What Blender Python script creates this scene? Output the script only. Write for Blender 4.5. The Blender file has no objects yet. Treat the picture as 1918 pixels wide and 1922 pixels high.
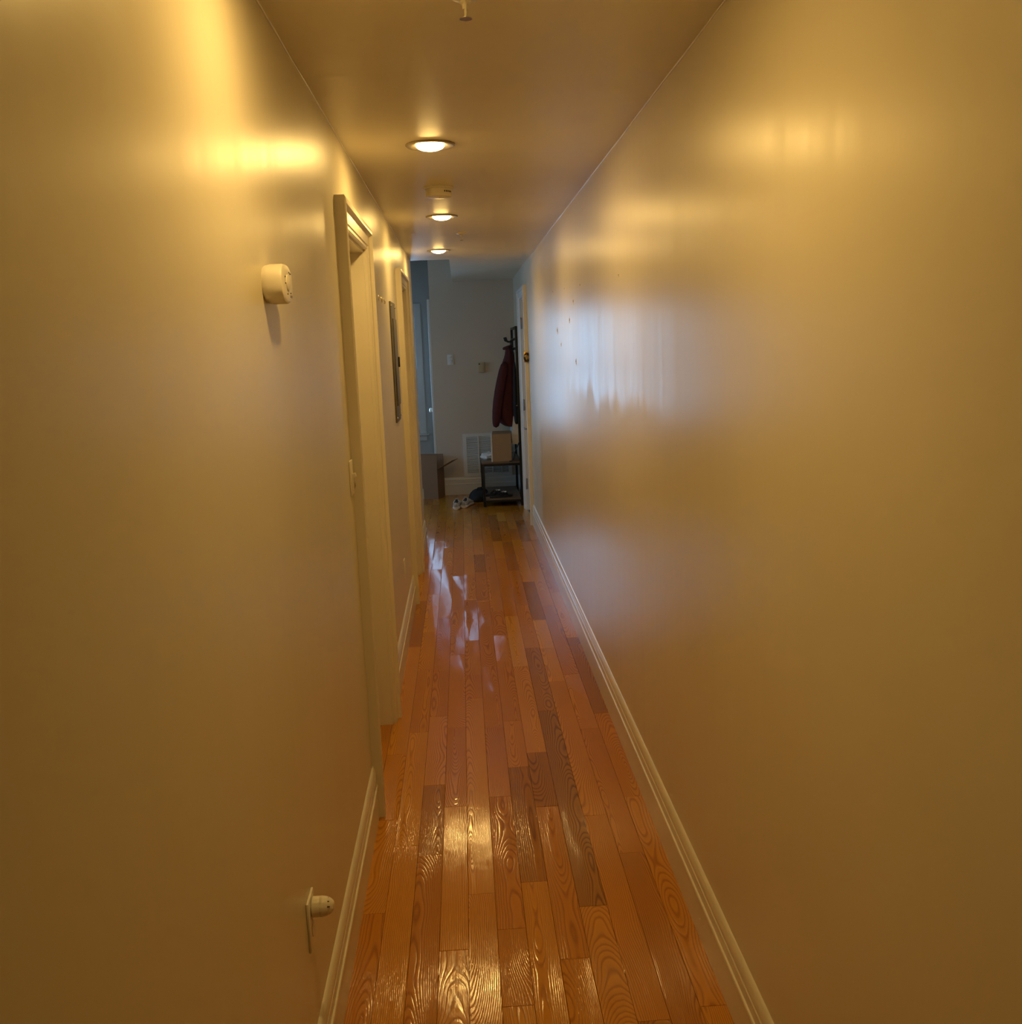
import bpy, bmesh, math, random
from mathutils import Vector, Matrix, noise as mnoise

random.seed(7)
SC = bpy.context.scene
COL = SC.collection

# ------------------------------------------------------------------ camera
F_PX, IMG_W, IMG_H = 1800.0, 1918, 1922
YAW, PITCH, ROLL, EYE = math.radians(2.5675), math.radians(9.8823), math.radians(-2.2278), 1.70
cam_data = bpy.data.cameras.new('camera')
cam = bpy.data.objects.new('camera', cam_data)
COL.objects.link(cam)
fw = Vector((math.sin(YAW) * math.cos(PITCH), math.cos(YAW) * math.cos(PITCH), -math.sin(PITCH)))
rt = Vector((math.cos(YAW), -math.sin(YAW), 0))
up = rt.cross(fw)
rt2 = math.cos(ROLL) * rt + math.sin(ROLL) * up
up2 = -math.sin(ROLL) * rt + math.cos(ROLL) * up
M = Matrix((rt2, up2, -fw)).transposed().to_4x4()
M.translation = Vector((0, 0, EYE))
cam.matrix_world = M
cam_data.sensor_fit = 'VERTICAL'
cam_data.sensor_height = 24.0
cam_data.lens = 24.0 * F_PX / IMG_H
cam_data.clip_start = 0.02
cam_data.clip_end = 200
SC.camera = cam

# ------------------------------------------------------------------ world, exposure
SKY_COL, SKY_STR = (0.36, 0.65, 1.0), 8.2
LAMP_WATT = 4.5
LAMP_COL, LAMP_STR = (1.0, 0.63, 0.185), 80.0
world = bpy.data.worlds.new('overcast_sky')
SC.world = world
world.use_nodes = True
bg = world.node_tree.nodes['Background']
bg.inputs['Color'].default_value = (*SKY_COL, 1)
bg.inputs['Strength'].default_value = SKY_STR
SC.view_settings.view_transform = 'Standard'
SC.view_settings.look = 'None'
SC.view_settings.exposure = 0.0
SC.view_settings.gamma = 1.0
SC.view_settings.use_curve_mapping = False
SC.cycles.max_bounces = 6
SC.cycles.diffuse_bounces = 4
SC.cycles.glossy_bounces = 4
SC.cycles.use_adaptive_sampling = True
SC.cycles.adaptive_threshold = 0.09
SC.cycles.adaptive_min_samples = 20
SC.cycles.use_light_tree = True
SC.cycles.transparent_max_bounces = 8

# ------------------------------------------------------------------ main dimensions
WL, WR = -0.395, 0.620          # hall wall faces
H = 2.433                       # hall ceiling
Y0 = -2.6                       # wall behind the camera
YL = 8.40                       # end of the left hall wall
YB = 11.10                      # grey back wall
YW = 12.40                      # window wall of the side room
XRET = -0.33                    # return wall face (faces the side room)
XS = -3.3                       # far left wall of the side room
HR = 2.775                      # side room ceiling
SOF = -0.065                    # edge of the lowered ceiling


# ------------------------------------------------------------------ materials
class NT:
    def __init__(self, name):
        self.m = bpy.data.materials.new(name)
        self.m.use_nodes = True
        self.t = self.m.node_tree
        self.bsdf = self.t.nodes['Principled BSDF']

    def n(self, kind, **kw):
        nd = self.t.nodes.new(kind)
        for k, v in kw.items():
            setattr(nd, k, v)
        return nd

    def link(self, a, b):
        self.t.links.new(a, b)

    def put(self, sock, v):
        if hasattr(v, 'is_output'):
            self.link(v, sock)
        elif v is not None:
            sock.default_value = v

    def math(self, op, a, b=None, c=None, clamp=False):
        nd = self.n('ShaderNodeMath', operation=op)
        nd.use_clamp = clamp
        self.put(nd.inputs[0], a)
        if b is not None:
            self.put(nd.inputs[1], b)
        if c is not None:
            self.put(nd.inputs[2], c)
        return nd.outputs[0]

    def vec(self, x, y, z):
        nd = self.n('ShaderNodeCombineXYZ')
        for s, v in zip(nd.inputs, (x, y, z)):
            self.put(s, v)
        return nd.outputs[0]

    def noise(self, vec, scale, detail=2.0, rough=0.5, dist=0.0):
        nd = self.n('ShaderNodeTexNoise')
        self.put(nd.inputs['Vector'], vec)
        nd.inputs['Scale'].default_value = scale
        nd.inputs['Detail'].default_value = detail
        nd.inputs['Roughness'].default_value = rough
        nd.inputs['Distortion'].default_value = dist
        return nd.outputs[0]

    def mapping(self, vec, scale=(1, 1, 1), loc=(0, 0, 0)):
        nd = self.n('ShaderNodeMapping')
        self.put(nd.inputs['Vector'], vec)
        nd.inputs['Scale'].default_value = scale
        nd.inputs['Location'].default_value = loc
        return nd.outputs[0]

    def mix(self, fac, a, b):
        nd = self.n('ShaderNodeMix', data_type='RGBA')
        self.put(nd.inputs[0], fac)
        for s, v in ((nd.inputs[6], a), (nd.inputs[7], b)):
            if hasattr(v, 'is_output'):
                self.link(v, s)
            else:
                s.default_value = (*v, 1)
        return nd.outputs[2]

    def ramp(self, fac, stops):
        nd = self.n('ShaderNodeValToRGB')
        self.put(nd.inputs[0], fac)
        el = nd.color_ramp.elements
        while len(el) > 1:
            el.remove(el[-1])
        for i, (p, c) in enumerate(stops):
            e = el[0] if i == 0 else el.new(p)
            e.position = p
            e.color = (*c, 1) if not isinstance(c, float) else (c, c, c, 1)
        return nd.outputs[0]

    def bump(self, height, strength, dist, normal=None):
        nd = self.n('ShaderNodeBump')
        nd.inputs['Strength'].default_value = strength
        nd.inputs['Distance'].default_value = dist
        self.put(nd.inputs['Height'], height)
        if normal is not None:
            self.link(normal, nd.inputs['Normal'])
        return nd.outputs[0]

    def obj(self):
        return self.n('ShaderNodeTexCoord').outputs['Object']


def set_spec(b, col=None, rough=None, metal=None, spec=None):
    if col is not None:
        b.inputs['Base Color'].default_value = (*col, 1)
    if rough is not None:
        b.inputs['Roughness'].default_value = rough
    if metal is not None:
        b.inputs['Metallic'].default_value = metal
    if spec is not None:
        b.inputs['Specular IOR Level'].default_value = spec


def simple(name, col, rough=0.5, metal=0.0, spec=0.5, var=0.08, scale=30.0, bump=0.0):
    """plain material with a little procedural unevenness"""
    k = NT(name)
    set_spec(k.bsdf, col, rough, metal, spec)
    nz = k.noise(k.obj(), scale, 3.0)
    dark = tuple(c * (1 - var) for c in col)
    lite = tuple(min(1, c * (1 + var)) for c in col)
    k.link(k.mix(nz, dark, lite), k.bsdf.inputs['Base Color'])
    if bump:
        k.link(k.bump(nz, 0.5, bump), k.bsdf.inputs['Normal'])
    return k.m


def wall_paint(name, col, rough, worn=False):
    k = NT(name)
    set_spec(k.bsdf, col, rough, 0.0, 0.5)
    o = k.obj()
    # brush-and-roller streaks: vary along the wall, run up and down it
    st = k.noise(k.mapping(o, (0, 21, 0.9), (0.37, 0.2, 0.1)), 1.0, 2.0, 0.5)
    wav = k.noise(k.mapping(o, (1.8, 1.8, 1.1)), 1.0, 1.0, 0.4)
    pee = k.noise(o, 150.0, 0.0, 0.5)
    h = k.math('MULTIPLY_ADD', st, 0.13, k.math('MULTIPLY_ADD', pee, 0.035, k.math('MULTIPLY', wav, 0.9)))
    k.link(k.bump(h, 1.0, 0.0022), k.bsdf.inputs['Normal'])
    cl = k.noise(o, 2.2, 1.0, 0.55)
    k.link(k.mix(cl, tuple(c * 0.95 for c in col), tuple(min(1, c * 1.04) for c in col)), k.bsdf.inputs['Base Color'])
    r = k.math('MAXIMUM', k.math('MULTIPLY_ADD', st, 0.12, rough - 0.06), 0.283)
    if worn:
        # a duller, washed band with a ragged run-down upper edge
        sp = k.n('ShaderNodeSeparateXYZ')
        k.link(o, sp.inputs[0])
        edge = k.noise(k.mapping(o, (0, 5.0, 0.5)), 1.0, 3.0, 0.6)
        zz = k.math('MULTIPLY_ADD', edge, -0.32, sp.outputs[2])
        top = k.math('MULTIPLY', k.math('SUBTRACT', 1.33, zz), 14.0, clamp=True)
        low = k.math('MULTIPLY', k.math('SUBTRACT', sp.outputs[2], 0.75), 2.2, clamp=True)
        ya = k.math('MULTIPLY', k.math('SUBTRACT', sp.outputs[1], 2.4), 0.8, clamp=True)
        yb = k.math('MULTIPLY', k.math('SUBTRACT', 6.2, sp.outputs[1]), 0.7, clamp=True)
        msk = k.math('MULTIPLY', k.math('MULTIPLY', top, low), k.math('MULTIPLY', ya, yb))
        r = k.math('MULTIPLY_ADD', msk, 0.11, r)
    k.link(r, k.bsdf.inputs['Roughness'])
    return k.m


def oak(name):
    """one plank: growth rings cut by the sawn face; obj.color = (tone, tilt, seed)"""
    k = NT(name)
    oi = k.n('ShaderNodeObjectInfo')
    cs = k.n('ShaderNodeSeparateColor')
    k.link(oi.outputs['Color'], cs.inputs[0])
    tone, tilt, seed = cs.outputs[0], cs.outputs[1], cs.outputs[2]
    sp = k.n('ShaderNodeSeparateXYZ')
    k.link(k.obj(), sp.inputs[0])
    x, y = sp.outputs[0], sp.outputs[1]
    sd = k.math('MULTIPLY', seed, 91.0)
    v1 = k.vec(k.math('MULTIPLY', x, 11.0), k.math('MULTIPLY', y, 1.7), sd)
    w1 = k.math('SUBTRACT', k.noise(v1, 1.0, 1.0, 0.5), 0.5)
    v2 = k.vec(k.math('MULTIPLY', x, 5.0), k.math('MULTIPLY', y, 2.6), k.math('ADD', sd, 31.7))
    w2 = k.math('SUBTRACT', k.noise(v2, 1.0, 1.0, 0.5), 0.5)
    cxr = k.math('MULTIPLY', k.math('SUBTRACT', k.math('FRACT', k.math('MULTIPLY', seed, 17.3)), 0.5), 0.10)
    h0 = k.math('MULTIPLY_ADD', k.math('FRACT', k.math('MULTIPLY', seed, 41.9)), 0.05, 0.012)
    tl = k.math('MULTIPLY', k.math('SUBTRACT', tilt, 0.5), 0.34)
    hh = k.math('ADD', k.math('MULTIPLY_ADD', y, tl, h0), k.math('MULTIPLY', w2, 0.05))
    xx = k.math('ADD', k.math('SUBTRACT', x, cxr), k.math('MULTIPLY', w1, 0.03))
    r = k.math('SQRT', k.math('ADD', k.math('MULTIPLY', xx, xx), k.math('MULTIPLY', hh, hh)))
    fq = k.math('MULTIPLY_ADD', k.math('FRACT', k.math('MULTIPLY', seed, 7.7)), 120.0, 170.0)
    big = k.noise(k.vec(k.math('MULTIPLY', x, 9.0), k.math('MULTIPLY', y, 1.6), k.math('ADD', sd, 5.0)), 1.0, 3.0)
    ph = k.math('FRACT', k.math('MULTIPLY_ADD', r, fq, k.math('MULTIPLY', big, 2.6)))
    ring = k.ramp(ph, [(0.0, 0.35), (0.12, 0.10), (0.36, 0.78), (0.85, 1.0), (1.0, 0.35)])
    # pores and fleck
    pv = k.vec(k.math('MULTIPLY', x, 520.0), k.math('MULTIPLY', y, 16.0), sd)
    pores = k.noise(pv, 1.0, 2.0, 0.6)
    g = k.math('MULTIPLY_ADD', k.math('SUBTRACT', pores, 0.5), 0.42, ring)
    g = k.math('MULTIPLY_ADD', k.math('SUBTRACT', big, 0.5), 0.55, g, clamp=True)
    light = k.ramp(tone, [(0.0, (0.32, 0.135, 0.020)), (0.35, (0.53, 0.205, 0.018)), (0.65, (0.62, 0.265, 0.022)), (1.0, (0.70, 0.35, 0.038))])
    dark = k.ramp(tone, [(0.0, (0.085, 0.031, 0.008)), (0.35, (0.31, 0.10, 0.010)), (0.65, (0.38, 0.14, 0.013)), (1.0, (0.48, 0.20, 0.022))])
    k.link(k.mix(g, dark, light), k.bsdf.inputs['Base Color'])
    dents = k.noise(k.vec(k.math('MULTIPLY', x, 22.0), k.math('MULTIPLY', y, 9.0), sd), 1.0, 2.0)
    hgt = k.math('MULTIPLY_ADD', ring, 0.20, k.math('MULTIPLY_ADD', pores, 0.08, k.math('MULTIPLY', dents, 0.55)))
    k.link(k.bump(hgt, 1.0, 0.0011), k.bsdf.inputs['Normal'])
    set_spec(k.bsdf, None, 0.24, 0.0, 0.5)
    k.link(k.math('MULTIPLY_ADD', pores, 0.07, 0.085), k.bsdf.inputs['Roughness'])
    return k.m


def glass(name):
    k = NT(name)
    t = k.t
    t.nodes.remove(k.bsdf)
    tr = k.n('ShaderNodeBsdfTransparent')
    gl = k.n('ShaderNodeBsdfGlossy')
    gl.inputs['Roughness'].default_value = 0.03
    fr = k.n('ShaderNodeFresnel')
    mx = k.n('ShaderNodeMixShader')
    k.link(fr.outputs[0], mx.inputs[0])
    k.link(tr.outputs[0], mx.inputs[1])
    k.link(gl.outputs[0], mx.inputs[2])
    k.link(mx.outputs[0], t.nodes['Material Output'].inputs[0])
    return k.m


def emit(name, col, strength):
    k = NT(name)
    k.t.nodes.remove(k.bsdf)
    e = k.n('ShaderNodeEmission')
    e.inputs[0].default_value = (*col, 1)
    e.inputs[1].default_value = strength
    k.link(e.outputs[0], k.t.nodes['Material Output'].inputs[0])
    return k.m


PAINT = (0.70, 0.645, 0.51)
MAT = {
    'wall': wall_paint('wall_paint', PAINT, 0.35),
    'wall_r': wall_paint('wall_paint_worn', PAINT, 0.312, worn=True),
    'room_wall': wall_paint('room_wall_paint', (0.66, 0.57, 0.46), 0.5),
    'daylight_tint_wall': wall_paint('daylight_tint_wall_paint', (0.56, 0.58, 0.58), 0.5),  # room wall with the cool daylight tint put into its colour
    'ceil': wall_paint('ceiling_paint', (0.77, 0.71, 0.57), 0.40),
    'trim': simple('trim_paint', (0.76, 0.71, 0.61), 0.30, var=0.03, scale=12),
    'white_trim': simple('white_trim_paint', (0.78, 0.77, 0.74), 0.32, var=0.03, scale=12),
    'oak': oak('oak_plank'),
    'sub': simple('subfloor', (0.03, 0.015, 0.006), 0.8),
    'plastic': simple('white_plastic', (0.80, 0.75, 0.66), 0.38, var=0.03),
    'ivory': simple('ivory_plastic', (0.55, 0.44, 0.26), 0.4, var=0.05),
    'slot': simple('dark_slot', (0.03, 0.025, 0.02), 0.7),
    'bulb': emit('lamp_glow', LAMP_COL, LAMP_STR),
    'ring': simple('lamp_ring', (0.30, 0.26, 0.20), 0.4, metal=0.6),
    'chrome': simple('bright_metal', (0.80, 0.74, 0.62), 0.25, metal=1.0),
    'steel': simple('dull_steel', (0.35, 0.33, 0.32), 0.38, metal=1.0),
    'brass': simple('brass', (0.75, 0.50, 0.16), 0.25, metal=1.0),
    'dark_bronze': simple('dark_bronze', (0.05, 0.03, 0.018), 0.35, metal=0.8),
    'panel': simple('panel_grey', (0.16, 0.155, 0.15), 0.45, metal=0.3),
    'black_metal': simple('black_metal', (0.012, 0.011, 0.011), 0.45, metal=0.2),
    'rustic': simple('rustic_board', (0.16, 0.11, 0.07), 0.5, var=0.25, scale=14),
    'card': simple('cardboard', (0.36, 0.24, 0.13), 0.75, var=0.06, scale=20),
    'card_dark': simple('cardboard_brown', (0.27, 0.16, 0.09), 0.8, var=0.08, scale=16),
    'paper': simple('white_paper', (0.75, 0.74, 0.72), 0.7, var=0.04),
    'jacket': simple('maroon_cloth', (0.075, 0.012, 0.013), 0.85, var=0.3, scale=25, bump=0.004),
    'black_cloth': simple('black_cloth', (0.012, 0.012, 0.014), 0.85, var=0.3, scale=40, bump=0.004),
    'shoe': simple('shoe_white', (0.55, 0.50, 0.44), 0.6, var=0.08, scale=60),
    'shoe_grey': simple('shoe_grey', (0.36, 0.36, 0.36), 0.7, var=0.1, scale=60),
    'sole': simple('shoe_sole', (0.74, 0.70, 0.64), 0.55, var=0.06, scale=50),
    'rubber': simple('black_rubber', (0.015, 0.013, 0.013), 0.6),
    'void': simple('duct_dark', (0.02, 0.018, 0.016), 0.9),
    'glass': glass('window_glass'),
    'plaster': simple('plaster_chip', (0.85, 0.83, 0.80), 0.8),
}


# ------------------------------------------------------------------ mesh helpers
def link(name, me, mat, parent=None, loc=(0, 0, 0), rot=(0, 0, 0), smooth=False):
    o = bpy.data.objects.new(name, me)
    COL.objects.link(o)
    if mat is not None:
        me.materials.clear()
        me.materials.append(MAT[mat])
    o.location = loc
    o.rotation_euler = rot
    if parent is not None:
        o.parent = parent
    if smooth:
        for p in me.polygons:
            p.use_smooth = True
    return o


def finish(bm, name, mat, parent=None, loc=(0, 0, 0), rot=(0, 0, 0), smooth=False, angle=None):
    bmesh.ops.recalc_face_normals(bm, faces=bm.faces[:])
    if angle is not None:
        for e in bm.edges:
            if len(e.link_faces) == 2:
                e.smooth = e.calc_face_angle(0) < math.radians(angle)
        smooth = True
    me = bpy.data.meshes.new(name)
    bm.to_mesh(me)
    bm.free()
    return link(name, me, mat, parent, loc, rot, smooth)


def add_box(bm, a, b, bevel=0.0, seg=2, rz=0.0, mat=None):
    vs = bmesh.ops.create_cube(bm, size=1.0)['verts']
    c = [(p + q) / 2 for p, q in zip(a, b)]
    s = [abs(q - p) for p, q in zip(a, b)]
    bmesh.ops.scale(bm, vec=s, verts=vs)
    if rz:
        bmesh.ops.rotate(bm, verts=vs, matrix=Matrix.Rotation(rz, 3, 'Z'))
    bmesh.ops.translate(bm, vec=c, verts=vs)
    if bevel > 0:
        es = list({e for v in vs for e in v.link_edges})
        bmesh.ops.bevel(bm, geom=es, offset=bevel, segments=seg, affect='EDGES', profile=0.5)


def box(name, mat, a, b, parent=None, bevel=0.0, loc=(0, 0, 0), rot=(0, 0, 0), seg=2):
    bm = bmesh.new()
    add_box(bm, a, b, bevel, seg)
    return finish(bm, name, mat, parent, loc, rot, angle=40 if bevel else None)


def boxes(name, mat, lst, parent=None, bevel=0.0, loc=(0, 0, 0), rot=(0, 0, 0)):
    bm = bmesh.new()
    for a, b in lst:
        add_box(bm, a, b, bevel)
    return finish(bm, name, mat, parent, loc, rot)


def add_prism(bm, prof, axis, t0, t1):
    """profile in the two other axes (in x,y,z order), swept along axis"""
    def mk(p, t):
        v = [p[0], p[1]]
        v.insert(axis, t)
        return v
    a = [bm.verts.new(mk(p, t0)) for p in prof]
    b = [bm.verts.new(mk(p, t1)) for p in prof]
    n = len(prof)
    for i in range(n):
        bm.faces.new((a[i], a[(i + 1) % n], b[(i + 1) % n], b[i]))
    bm.faces.new(a)
    bm.faces.new(b[::-1])


def prism(name, mat, prof, axis, t0, t1, parent=None, loc=(0, 0, 0), rot=(0, 0, 0), angle=None):
    bm = bmesh.new()
    add_prism(bm, prof, axis, t0, t1)
    return finish(bm, name, mat, parent, loc, rot, angle=angle)


def add_lathe(bm, prof, seg=32, axis='Z', sx=1.0, sy=1.0, origin=(0, 0, 0)):
    """prof = [(r, h)...] turned about the axis"""
    rings = []
    for r, h in prof:
        ring = []
        for i in range(seg):
            a = 2 * math.pi * i / seg
            u, v = r * math.cos(a) * sx, r * math.sin(a) * sy
            p = {'Z': (u, v, h), 'X': (h, u, v), 'Y': (u, h, v)}[axis]
            ring.append(bm.verts.new([p[j] + origin[j] for j in range(3)]))
        rings.append(ring)
    for A, B in zip(rings, rings[1:]):
        for i in range(seg):
            bm.faces.new((A[i], A[(i + 1) % seg], B[(i + 1) % seg], B[i]))
    for R in (rings[0], rings[-1]):
        bm.faces.new(R)


def lathe(name, mat, prof, parent=None, seg=32, axis='Z', loc=(0, 0, 0), rot=(0, 0, 0), sx=1.0, sy=1.0, angle=35):
    bm = bmesh.new()
    add_lathe(bm, prof, seg, axis, sx, sy)
    return finish(bm, name, mat, parent, loc, rot, angle=angle)


def add_tube(bm, pts, r, seg=10, closed=False):
    pts = [Vector(p) for p in pts]
    n = len(pts)
    rad = r if isinstance(r, (list, tuple)) else [r] * n
    rings = []
    ref = None
    for i, p in enumerate(pts):
        if closed:
            d = pts[(i + 1) % n] - pts[i - 1]
        else:
            d = pts[min(i + 1, n - 1)] - pts[max(i - 1, 0)]
        d.normalize()
        if ref is None:
            ref = Vector((0, 0, 1)) if abs(d.z) < 0.9 else Vector((1, 0, 0))
        s = d.cross(ref).normalized()
        t = s.cross(d).normalized()
        ref = t
        rings.append([bm.verts.new(p + (s * math.cos(a) + t * math.sin(a)) * rad[i])
                      for a in [2 * math.pi * j / seg for j in range(seg)]])
    prs = list(zip(rings, rings[1:]))
    if closed:
        prs.append((rings[-1], rings[0]))
    for A, B in prs:
        for i in range(seg):
            bm.faces.new((A[i], A[(i + 1) % seg], B[(i + 1) % seg], B[i]))
    if not closed:
        bm.faces.new(rings[0])
        bm.faces.new(rings[-1])


def tube(name, mat, pts, r, parent=None, seg=10, closed=False, loc=(0, 0, 0), rot=(0, 0, 0)):
    bm = bmesh.new()
    add_tube(bm, pts, r, seg, closed)
    return finish(bm, name, mat, parent, loc, rot, angle=50)


def add_loft(bm, rings, cap=True):
    rs = [[bm.verts.new(p) for p in ring] for ring in rings]
    n = len(rs[0])
    for A, B in zip(rs, rs[1:]):
        for i in range(n):
            bm.faces.new((A[i], A[(i + 1) % n], B[(i + 1) % n], B[i]))
    if cap:
        bm.faces.new(rs[0])
        bm.faces.new(rs[-1])


def loft(name, mat, rings, parent=None, loc=(0, 0, 0), rot=(0, 0, 0), cap=True, sub=0, angle=60):
    bm = bmesh.new()
    add_loft(bm, rings, cap)
    o = finish(bm, name, mat, parent, loc, rot, angle=angle)
    if sub:
        m = o.modifiers.new('smooth', 'SUBSURF')
        m.levels = m.render_levels = sub
    return o


def thing(name, label, cat, loc=(0, 0, 0), rz=0.0, group=None, kind=None):
    o = bpy.data.objects.new(name, None)
    COL.objects.link(o)
    o.location = loc
    o.rotation_euler = (0, 0, rz)
    return tag(o, label, cat, group, kind)


def tag(o, label, cat, group=None, kind=None):
    o['label'] = label
    o['category'] = cat
    if group:
        o['group'] = group
    if kind:
        o['kind'] = kind
    return o


def struct(o, label, cat):
    return tag(o, label, cat, kind='structure')


# ------------------------------------------------------------------ floor of separate oak planks
PW = (WR - WL + 0.004) / 12.0
floor = box('floor', 'sub', (XS - 0.1, Y0 - 0.1, -0.10), (WR + 0.16, YW + 0.1, -0.021))
struct(floor, 'glossy orange oak strip floor running the length of the hallway', 'floor')


def plank_mesh(name, w, l, t=0.02, c=0.0009):
    w2, l2 = w / 2 - 0.0004, l / 2 - 0.0005
    bm = bmesh.new()
    lo = [bm.verts.new(p) for p in ((-w2, -l2, -t), (w2, -l2, -t), (w2, l2, -t), (-w2, l2, -t))]
    mi = [bm.verts.new(p) for p in ((-w2, -l2, -c), (w2, -l2, -c), (w2, l2, -c), (-w2, l2, -c))]
    hi = [bm.verts.new(p) for p in ((-w2 + c, -l2 + c, 0), (w2 - c, -l2 + c, 0), (w2 - c, l2 - c, 0), (-w2 + c, l2 - c, 0))]
    for A, B in ((lo, mi), (mi, hi)):
        for i in range(4):
            bm.faces.new((A[i], A[(i + 1) % 4], B[(i + 1) % 4], B[i]))
    bm.faces.new(hi)
    bmesh.ops.recalc_face_normals(bm, faces=bm.faces[:])
    me = bpy.data.meshes.new(name)
    bm.to_mesh(me)
    bm.free()
    me.materials.append(MAT['oak'])
    return me


# butt joints that can be read off the photograph, per strip counted from the left wall
JOINTS = {0: [3.87, 5.36, 6.38], 1: [3.10, 4.10], 2: [3.56, 4.275, 7.40], 3: [3.37, 4.13], 4: [2.776, 4.476, 4.824],
          5: [2.245, 2.582, 3.43, 6.30], 6: [2.826, 3.683], 7: [2.424, 3.327, 3.812, 4.918, 7.59],
          8: [2.672, 4.271, 7.135], 9: [3.238, 4.658], 10: [2.965, 6.1], 11: [3.366, 5.384]}
# strips that stand out: (row, y inside) -> (tone, tilt, seed)
SPECIAL = {(8, 3.5): (0.10, 0.62, 0.333), (7, 3.6): (0.16, 0.40, 0.71), (6, 3.2): (0.18, 0.5, 0.91),
           (4, 3.6): (0.72, 0.66, 0.127), (7, 4.4): (0.68, 0.70, 0.442), (8, 4.6): (0.2, 0.45, 0.615),
           (2, 3.2): (0.22, 0.52, 0.385), (9, 2.9): (0.45, 0.52, 0.29), (10, 2.6): (0.30, 0.50, 0.055),
           (8, 2.3): (0.62, 0.92, 0.21), (11, 2.9): (0.55, 0.52, 0.83), (0, 3.5): (0.62, 0.6, 0.11),
           (1, 3.7): (0.74, 0.57, 0.77), (0, 2.6): (0.42, 0.7, 0.27)}
mesh_cache = {}
n_plank = 0
rest = []
for row in range(-32, 12):
    hall = row >= 0
    ya, yb = (Y0, YB - 0.001) if hall else ((2.0 if row == -1 else YL), YW)
    if row == -1:
        ya = 3.0
    xc = WL - 0.002 + PW * (row + 0.5)
    js = list(JOINTS.get(row, []))
    lo = min(js) if js else ya + random.uniform(0.2, 0.9)
    hi_ = max(js) if js else lo
    y = lo
    while y - ya > 0.35:
        y -= random.uniform(0.5, 1.2)
        if y > ya + 0.15:
            js.append(y)
    y = hi_
    while yb - y > 0.4:
        y += random.uniform(0.45, 1.15)
        if y < yb - 0.2:
            js.append(y)
    js = sorted(set([ya] + js + [yb]))
    # fill very long gaps between joints read off the photograph
    out = [js[0]]
    for b in js[1:]:
        while b - out[-1] > 1.75:
            out.append(out[-1] + random.uniform(0.6, 1.1))
        out.append(b)
    js = out
    for a, b in zip(js, js[1:]):
        L = round(b - a, 3)
        tone = min(1, max(0, random.gauss(0.55, 0.13)))
        if random.random() < 0.07:
            tone = random.uniform(0.15, 0.28)
        tilt, seed = min(1, max(0, random.gauss(0.5, 0.2))), random.random()
        for (r, yy), v in SPECIAL.items():
            if r == row and a < yy < b:
                tone, tilt, seed = v
        loc = (xc, (a + b) / 2, random.uniform(-0.0003, 0.0))
        seen = (hall and b > 1.9) or (row in (-1, -2, -3, -4) and b > YL) or (row == -1 and 3.2 < b < 8)
        if not seen:
            rest.append((xc, a, b))
            continue
        me = mesh_cache.get(L) or mesh_cache.setdefault(L, plank_mesh('plank', PW, L))
        o = link('plank', me, None, floor, loc)
        o.color = (tone, tilt, seed, 1)
        n_plank += 1
bm = bmesh.new()
for xc, a, b in rest:
    add_box(bm, (xc - PW / 2 + 0.0004, a + 0.0005, -0.02), (xc + PW / 2 - 0.0004, b - 0.0005, 0))
o = finish(bm, 'far_planks', 'oak', floor)
o['kind'] = 'stuff'
o.color = (0.52, 0.5, 0.4, 1)

# ------------------------------------------------------------------ walls and ceilings
D1 = (3.41, 4.22, 2.12)      # opening: y0, y1, top
D2 = (6.39, 7.16, 2.12)
D3 = (9.04, 9.85, 2.145)
CW = 0.09
TW = 0.115


def wall_x(name, mat, xa, xb, ya, yb, top, holes, label):
    """wall in a plane of constant x with door holes"""
    lst, y = [], ya
    for (a, b, zt) in holes:
        lst.append(((xa, y, 0), (xb, a, top)))
        lst.append(((xa, a, zt), (xb, b, top)))
        y = b
    lst.append(((xa, y, 0), (xb, yb, top)))
    return struct(boxes(name, mat, lst), label, 'wall')


wall_left = wall_x('wall_left', 'wall', WL - TW, WL, Y0, YL, HR + 0.05, [D1, D2], 'long beige glossy wall on the left of the hallway')
wall_right = wall_x('wall_right', 'wall_r', WR, WR + TW, Y0, YB, H + 0.1, [D3], 'long beige glossy wall on the right of the hallway')
struct(box('wall_rear', 'wall', (WL - TW, Y0 - 0.1, 0), (WR + TW, Y0, H + 0.1)), 'beige wall closing the hallway behind the viewer', 'wall')
struct(box('wall_back', 'room_wall', (XRET, YB, 0), (WR + TW, YW + 0.1, HR + 0.05)), 'grey wall closing the far end of the hallway', 'wall')
WIN = (-1.50, -0.575, 0.62, 2.17)
struct(boxes('wall_window', 'daylight_tint_wall', [
    ((XS - 0.1, YW, 0), (WIN[0], YW + 0.12, HR + 0.05)),
    ((WIN[1], YW, 0), (XRET, YW + 0.12, HR + 0.05)),
    ((WIN[0], YW, 0), (WIN[1], YW + 0.12, WIN[2])),
    ((WIN[0], YW, WIN[3]), (WIN[1], YW + 0.12, HR + 0.05))]), 'bluish daylit wall with the window beyond the hallway', 'wall')
WIN_FILL = (9.45, 10.45, 0.75, 2.05)  # opening for an added, unseen window that brightens the side room
struct(boxes('wall_room_left', 'room_wall', [
    ((XS - 0.12, YL - 0.1, 0), (XS, WIN_FILL[0], HR + 0.05)), ((XS - 0.12, WIN_FILL[1], 0), (XS, YW + 0.1, HR + 0.05)),
    ((XS - 0.12, WIN_FILL[0], 0), (XS, WIN_FILL[1], WIN_FILL[2])), ((XS - 0.12, WIN_FILL[0], WIN_FILL[3]), (XS, WIN_FILL[1], HR + 0.05))]), 'side room wall out of sight on the far left', 'wall')
struct(box('wall_room_front', 'room_wall', (XS - 0.1, YL - 0.1, 0), (WL - TW, YL, HR + 0.05)), 'side room wall running back from the hallway corner', 'wall')
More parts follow.
